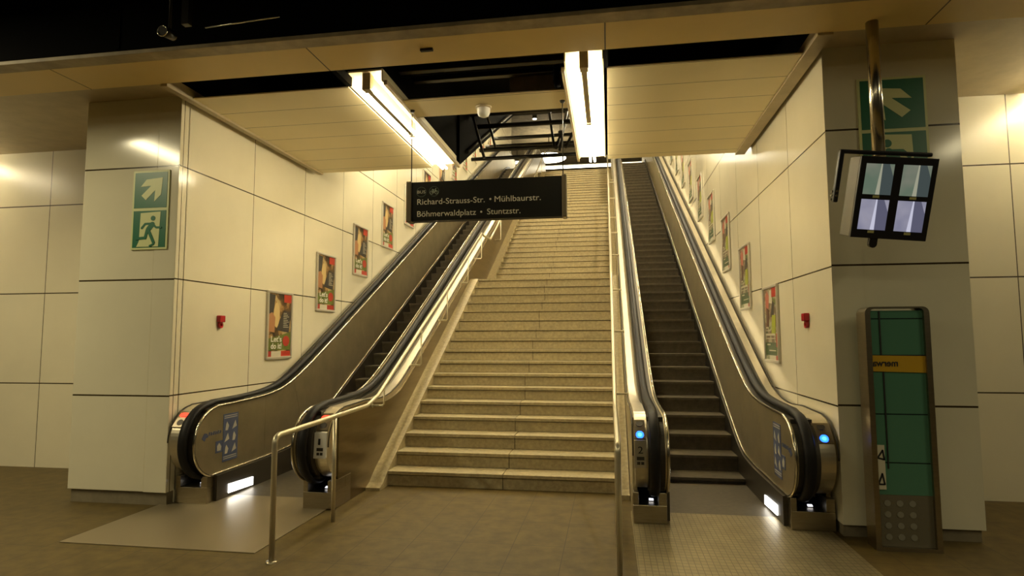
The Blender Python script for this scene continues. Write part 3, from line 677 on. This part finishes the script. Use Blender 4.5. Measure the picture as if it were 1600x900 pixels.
text_mesh('do it!', iw*.46, 0.075, bold=0.02).build('lettering', M_white, pa, M=Matrix.Translation((-iw/2+iw*.13, -0.018, -ih/2+ih*.125)))
pb_ = poster_base('poster', M_printB)
patch(pb_, 'pink_figure', mat('poster_pink', (0.50, 0.16, 0.11), 0.4), [(.10, .70), (.30, .66), (.38, .90), (.22, .98), (.10, .90)], 1)
patch(pb_, 'pale_shape', M_ppale, [(.38, .80), (.62, .78), (.60, .97), (.40, .98)], 1)
patch(pb_, 'dark_figure', M_pslate, [(.46, .60), (.66, .58), (.80, .78), (.62, .82)], 1)
patch(pb_, 'dark_figure', mat('poster_brown', (0.12, 0.06, 0.035), 0.4), [(.12, .46), (.30, .44), (.36, .70), (.16, .74)], 2)
patch(pb_, 'lime_strip', M_plime, [(.50, .36), (.80, .34), (.84, .62), (.58, .62)], 2)
patch(pb_, 'red_square', M_pred, rect(.60, .87, 1, 1), 3)
patch(pb_, 'red_patch', M_pred, [(.84, .18), (1, .16), (1, .38), (.84, .36)], 2)
patch(pb_, 'green_base', M_pdarkgreen, rect(0, .06, .86, .24), 1)
patch(pb_, 'white_label', M_ppale, rect(.30, 0, .78, .06), 2)
patch(pb_, 'red_corner', M_pred, rect(.78, 0, 1, .06), 2)
tx = MB()
for k, (zc, hh, a, b) in enumerate(((.44, .02, .1, .3), (.40, .012, .1, .4), (.335, .03, .06, .78), (.29, .012, .06, .78), (.20, .02, .15, .4), (.12, .015, .3, .8))):
    tx.prism([(-iw/2+iw*a, -ih/2+ih*zc), (-iw/2+iw*b, -ih/2+ih*zc), (-iw/2+iw*b, -ih/2+ih*(zc+hh)), (-iw/2+iw*a, -ih/2+ih*(zc+hh))], -0.0165, -0.012, 'y')
tx.build('small_print', M_ppale, pb_)

ordL = ['lowest poster on the left wall, framed, reading Let\'s do it above the escalator newel',
        'second poster from the bottom on the left wall, reading Let\'s do it',
        'third poster from the bottom on the left wall, brown print in silver frame',
        'fourth poster from the bottom on the left wall, left of the hanging sign',
        'fifth poster up the left wall, mostly hidden behind the sign\'s left end',
        'sixth poster up the left wall, its top showing over the hanging sign',
        'seventh poster up the left wall, under the end of the left lamp',
        'eighth poster up the left wall, above the hanging sign',
        'ninth poster up the left wall, above the hanging sign',
        'tenth poster up the left wall, near the top of the left escalator',
        'eleventh poster up the left wall, near the top of the left escalator',
        'topmost poster on the left wall, small in the distance']
ordR = ['lowest poster on the right wall, nearest the red alarm box',
        'second poster from the bottom on the right wall, green and red print',
        'third poster from the bottom on the right wall',
        'fourth poster from the bottom on the right wall',
        'fifth poster from the bottom on the right wall',
        'sixth poster from the bottom on the right wall',
        'seventh poster up the right wall, narrow in the distance',
        'eighth poster up the right wall, just below the soffit edge',
        'ninth poster up the right wall, almost hidden by the soffit']
for i, lb in enumerate(ordL):
    o = pa if i == 0 else copy_tree(pa)
    o.location = (XL+0.002, 7.487+1.31*i, 1.827+1.31*0.523*i); o.rotation_euler = (0, 0, PI/2)
    tag(o, lb, 'poster', 'framed posters on the left wall')
for i, lb in enumerate(ordR):
    o = pb_ if i == 0 else copy_tree(pb_)
    o.location = (XR-0.002, 7.45+1.285*i, 1.80+1.285*0.523*i); o.rotation_euler = (0, 0, -PI/2)
    tag(o, lb, 'poster', 'framed posters on the right wall')

# ------------------------------------------------------------------ pole, bracket, monitor
tag(MB().tube([(2.085, 4.97, 3.03), (2.085, 4.97, ZC+0.05)], 0.046, 20).build('steel_pole', M_ss_bright), 'vertical stainless pole hanging from the ceiling beam above the monitor', 'pole')
yw, pt_, rl = -0.028, 0.242, 0.101
MM = Matrix.Translation((2.092, 4.78, 2.663)) @ Matrix.Rotation(yw, 4, 'Z') @ Matrix.Rotation(pt_, 4, 'X') @ Matrix.Rotation(rl, 4, 'Y')
T = thing('monitor', 'tilted black surveillance monitor with four pictures on a bracket', 'monitor', (2.092, 4.78, 2.663)); T.matrix_world = MM
Wm, Hm = 0.52, 0.60
M_hous = mat('monitor_housing', (0.13, 0.115, 0.075), 0.5); M_blk = mat('monitor_black', (0.010, 0.010, 0.012), 0.35)
MB().box(-Wm/2, Wm/2, 0.03, 0.235, -Hm/2, Hm/2).build('housing', M_hous, T, bevel=0.006)
MB().box(-Wm/2, Wm/2, 0.0, 0.028, -Hm/2, Hm/2).build('bezel', M_blk, T, bevel=0.004)
def scr_mat(name, a, b, st):
    m = bpy.data.materials.new(name); m.use_nodes = True; nt = m.node_tree; p = nt.nodes['Principled BSDF']
    tc = nt.nodes.new('ShaderNodeTexCoord'); w_ = nt.nodes.new('ShaderNodeTexNoise'); w_.inputs['Scale'].default_value = 5; w_.inputs['Detail'].default_value = 2
    cr = nt.nodes.new('ShaderNodeValToRGB'); cr.color_ramp.elements[0].position = .4; cr.color_ramp.elements[1].position = .6
    cr.color_ramp.elements[0].color = (*a, 1); cr.color_ramp.elements[1].color = (*b, 1)
    nt.links.new(tc.outputs['Object'], w_.inputs['Vector']); nt.links.new(w_.outputs['Fac'], cr.inputs[0])
    nt.links.new(cr.outputs[0], p.inputs['Emission Color']); p.inputs['Emission Strength'].default_value = st; p.inputs['Base Color'].default_value = (.02, .02, .02, 1); p.inputs['Roughness'].default_value = .2
    return m
S1 = scr_mat('screen_green_grey', (0.10, 0.14, 0.10), (0.16, 0.17, 0.13), 1.0); S2 = scr_mat('screen_violet_grey', (0.24, 0.24, 0.34), (0.34, 0.33, 0.42), 0.8)
Sd1 = mat('screen_path_dark', (0.02, 0.02, 0.02), .3, emit=(0.045, 0.06, 0.06), estr=1); Sd2 = mat('screen_path_violet', (0.02, 0.02, 0.02), .3, emit=(0.09, 0.09, 0.14), estr=1)
Sl1 = mat('screen_rail_light', (0.02, 0.02, 0.02), .3, emit=(0.30, 0.30, 0.22), estr=1); Sl2 = mat('screen_rail_pale', (0.02, 0.02, 0.02), .3, emit=(0.5, 0.5, 0.62), estr=1)
for (cx, cz, ms, md, ml) in ((-0.125, 0.135, S1, Sd1, Sl1), (-0.125, -0.125, S2, Sd2, Sl2), (0.125, 0.135, S1, Sd1, Sl1), (0.125, -0.125, S2, Sd2, Sl2)):
    w2, h2 = 0.095, 0.112
    p = MB().prism([(cx-w2, cz-h2), (cx+w2, cz-h2), (cx+w2, cz+h2), (cx-w2, cz+h2)], -0.003, 0.002, 'y').build('screen_picture', ms, T)
    MB().prism([(cx+.02, cz-h2), (cx+w2, cz-h2), (cx+w2, cz+h2*.2), (cx+.06, cz+h2), (cx+.015, cz+h2)], -0.0045, -0.003, 'y').build('picture_shade', md, p)
    MB().prism([(cx-.01, cz-h2), (cx+.018, cz-h2), (cx+.014, cz+h2), (cx+.006, cz+h2)], -0.0055, -0.003, 'y').build('picture_rail', ml, p)
    MB().box(cx-.022, cx+.022, -0.004, 0, cz-h2-.024, cz-h2-.006).build('caption_tag', mat('caption_yellow', (.5, .48, .2), .5), T)
MB().prism(capsule2d((-0.09, -0.30), (-0.09, -0.345), 0.055), 0.01, 0.05, 'y').build('latch', M_blk, T)
T2 = thing('monitor_bracket', 'black bent bracket arm from the pole around the monitor', 'bracket', (2.0, 4.9, 3.05))
def bl(p): return MM @ Vector(p) - Vector((2.0, 4.9, 3.05))
arm = MB()
M0 = Matrix.Translation((-2.0, -4.9, -3.05)) @ MM
arm.box(-0.395, 0.24, 0.06, 0.11, 0.315, 0.345); arm.box(-0.395, -0.36, 0.06, 0.11, -0.05, 0.345)
arm.build('arm', M_blk, T2, bevel=0.01, M=M0)
bo = MB()
for zz in (0.0, 0.03, -0.03): bo.tube([(-0.398, 0.085, zz), (-0.41, 0.085, zz)], 0.009, 8)
for zz in (0.0, 0.035): bo.tube([(-0.378, 0.06, zz), (-0.378, 0.05, zz)], 0.009, 8)
bo.build('bolt', M_ss_bright, T2, M=M0)

# ------------------------------------------------------------------ glazed display case at the right, its glass reflection painted in
K = thing('display_case', 'stainless framed display case with a painted reflection of turquoise tiles and yellow band at the right', 'display case', (2.25, 5.25, 0))
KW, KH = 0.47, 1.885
M_teal = paneled('painted_tile_reflection', (0.075, 0.20, 0.13), 0.25, [(2, 0.375, 0.285, 0.010)], joint=(0.008, 0.02, 0.02))  # tile wall opposite as mirrored in the glass, put into the colour
M_yel = mat('reflected_yellow_band', (0.50, 0.30, 0.015), 0.4)
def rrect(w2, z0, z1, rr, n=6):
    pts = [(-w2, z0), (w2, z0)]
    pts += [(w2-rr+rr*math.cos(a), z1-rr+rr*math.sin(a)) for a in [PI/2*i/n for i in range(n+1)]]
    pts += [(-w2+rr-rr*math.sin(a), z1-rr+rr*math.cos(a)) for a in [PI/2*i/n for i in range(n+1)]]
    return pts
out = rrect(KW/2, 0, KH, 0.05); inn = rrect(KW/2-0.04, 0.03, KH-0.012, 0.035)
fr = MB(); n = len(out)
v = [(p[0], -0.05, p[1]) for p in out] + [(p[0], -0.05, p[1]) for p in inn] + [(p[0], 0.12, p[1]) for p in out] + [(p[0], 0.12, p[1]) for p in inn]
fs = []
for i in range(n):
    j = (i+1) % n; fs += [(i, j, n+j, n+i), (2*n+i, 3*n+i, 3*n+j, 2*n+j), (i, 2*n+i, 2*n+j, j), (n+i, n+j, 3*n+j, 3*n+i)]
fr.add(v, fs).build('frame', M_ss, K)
MB().prism([(-KW/2+.04, 0.42), (KW/2-.04, 0.42), (KW/2-.04, KH-.03), (-KW/2+.04, KH-.03)], -0.02, 0.09, 'y').build('reflection_panel', M_teal, K)
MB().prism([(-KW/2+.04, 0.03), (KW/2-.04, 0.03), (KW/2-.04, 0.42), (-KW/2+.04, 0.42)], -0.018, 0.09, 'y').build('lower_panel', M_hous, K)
yb_ = MB().prism([(-KW/2+.03, 1.375), (KW/2-.04, 1.365), (KW/2-.04, 1.495), (-KW/2+.03, 1.50)], -0.03, -0.02, 'y').build('reflected_yellow_band', M_yel, K)  # station name strip, painted as its reflection in the glass
text_mesh('merwa', 0.185, 0.055, mirror=True, bold=0.02).build('reflected_lettering', M_ink, yb_, M=Matrix.Translation((-KW/2+.045, -0.033, 1.415)))
ln = MB().box(-0.115, -0.105, -0.026, -0.02, 0.62, 1.372).box(-0.125, -0.115, -0.026, -0.02, 1.50, 1.85).box(-KW/2+.04, KW/2-.04, -0.026, -0.02, 1.37, 1.378).box(-KW/2+.04, KW/2-.04, -0.026, -0.02, 1.497, 1.505); ln.build('dark_joint', M_ink, K)  # joint lines of the reflected tile wall, painted on
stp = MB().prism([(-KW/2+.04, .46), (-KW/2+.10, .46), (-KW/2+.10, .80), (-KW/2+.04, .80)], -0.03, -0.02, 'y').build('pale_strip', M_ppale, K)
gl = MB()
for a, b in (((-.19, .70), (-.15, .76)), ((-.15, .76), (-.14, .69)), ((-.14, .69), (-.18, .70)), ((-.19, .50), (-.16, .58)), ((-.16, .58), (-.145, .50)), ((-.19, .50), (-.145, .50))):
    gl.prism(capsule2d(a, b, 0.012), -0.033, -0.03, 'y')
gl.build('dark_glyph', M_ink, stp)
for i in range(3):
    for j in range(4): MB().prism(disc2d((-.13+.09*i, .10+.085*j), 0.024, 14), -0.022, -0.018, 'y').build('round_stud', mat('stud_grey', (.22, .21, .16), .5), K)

# ------------------------------------------------------------------ small things under the dark platform ceiling
T = thing('ceiling_spotlight', 'small round fitting with pale rim under the dark ceiling at top left', 'spotlight', (-3.51, 4.17, 4.12))
rgm = MB(); rgm.tube([(0.042*math.cos(2*PI*i/20), 0, 0.042*math.sin(2*PI*i/20)) for i in range(20)], 0.006, 6, closed=True); rgm.build('rim', M_ss_bright, T)
MB().tube([(0, 0.0, 0), (0, 0.12, 0.02)], 0.04, 16).build('barrel', M_steel_dark, T)
MB().tube([(0, 0.08, 0.03), (0, 0.08, 1.13)], 0.012, 8).build('drop_rod', M_steel_dark, T)
tag(MB().tube([(-3.15, 4.20, 4.13), (-2.51, 4.20, 4.165)], 0.006, 8).build('ceiling_rail', M_ss_bright), 'thin metal rail catching light under the dark ceiling', 'rail')
tag(MB().box(-3.33, -3.27, 4.15, 4.2, 4.15, 5.25).build('ceiling_hanger', M_steel_dark), 'dark vertical hanger beside the round ceiling fitting', 'hanger')
tag(MB().box(-1.56, -1.45, 4.80, 4.83, ZC-0.02, ZC).build('beam_clip', M_steel_dark), 'small dark clip under the ceiling beam', 'clip')

# ------------------------------------------------------------------ shaft lamps (out of sight above the soffit) and upper-hall lamps
def tube_lamp(name, label, p0, p1, m, rad, group):
    c = [(a+b)/2 for a, b in zip(p0, p1)]; T = thing(name, label, 'lamp', c, group)
    a = [q-w for q, w in zip(p0, c)]; b = [q-w for q, w in zip(p1, c)]
    MB().tube([a, b], rad, 10).build('tube', m, T)
    MB().tube([(a[0], a[1], a[2]+rad*2.6), (b[0], b[1], b[2]+rad*2.6)], rad*1.3, 4).build('batten', M_white, T)
def zs(y): return 5.35+(y-8.5)*6.95/15.5
for xx, sd in ((-3.6, 'left'), (1.1, 'right')):
    for k in range(4):
        y0 = 9.3+3.6*k; y1 = y0+2.2
        tube_lamp('shaft_lamp', '%s fluorescent lamp on the sloping shaft ceiling above the %s escalator' % (('lowest', 'second', 'third', 'highest')[k], sd), (xx, y0, zs(y0)-.15), (xx, y1, zs(y1)-.15), M_tube_s, 0.03, 'shaft lamps over the %s escalator' % sd)
T = thing('light_line', 'long white fluorescent light line at the top of the stairs', 'lamp', (0, 33.2, 11.15))
for k in range(7):
    x0 = -5.6+1.62*k
    MB().tube([(x0, 0, 0), (x0+1.58, 0, 0)], 0.07, 10).build('tube', M_tube_u, T)
MB().box(-5.6, 5.7, -0.05, 0.05, 0.09, 0.13).build('batten', M_white, T)
for k in range(4): MB().tube([(-5+3.4*k, 0, 0.13), (-5+3.4*k, 0, 1.16)], 0.012, 6).build('hanger', M_steel_dark, T)
T = thing('hall_lamp', 'short white lamp beyond the top of the left escalator', 'lamp', (-4.9, 30.5, 10.75))
MB().tube([(-0.7, 0, 0), (0.7, 0, 0)], 0.07, 10).build('tube', M_tube_u, T)
MB().tube([(0, 0, 0.07), (0, 0, 1.56)], 0.015, 6).build('hanger', M_steel_dark, T)
T = thing('oval_lamp', 'glowing oval lamp beyond the top of the left escalator', 'lamp', (-2.98, 31, 11.05))
MB().lathe([(0.0, -0.04), (0.7, -0.035), (0.90, -0.01), (0.88, 0.03), (0, 0.04)], (0, 0, 0), 28).build('diffuser', M_tube_u, T)
MB().tube([(0, 0, 0.03), (0, 0, 1.24)], 0.02, 8).build('stem', M_steel_dark, T)
for (xx, yy, zz, lb_) in ((-3.3, 27.5, 11.9, 'small bright spotlight under the upper hall ceiling, leftmost of three'), (-2.1, 26.2, 11.95, 'small bright spotlight under the upper hall ceiling, highest of three'), (-2.25, 29.4, 11.7, 'small bright spotlight under the upper hall ceiling, lowest of three')):
    T = thing('spot_lamp', lb_, 'lamp', (xx, yy, zz))
    MB().lathe([(0, 0), (0.10, 0), (0.10, 0.02), (0, 0.02)], (0, 0, 0), 16).build('lens', M_tube_u, T)
    MB().lathe([(0.11, 0.0), (0.11, 0.2), (0.02, 0.25), (0.02, 12.31-zz)], (0, 0, 0), 16).build('can', M_steel_dark, T)
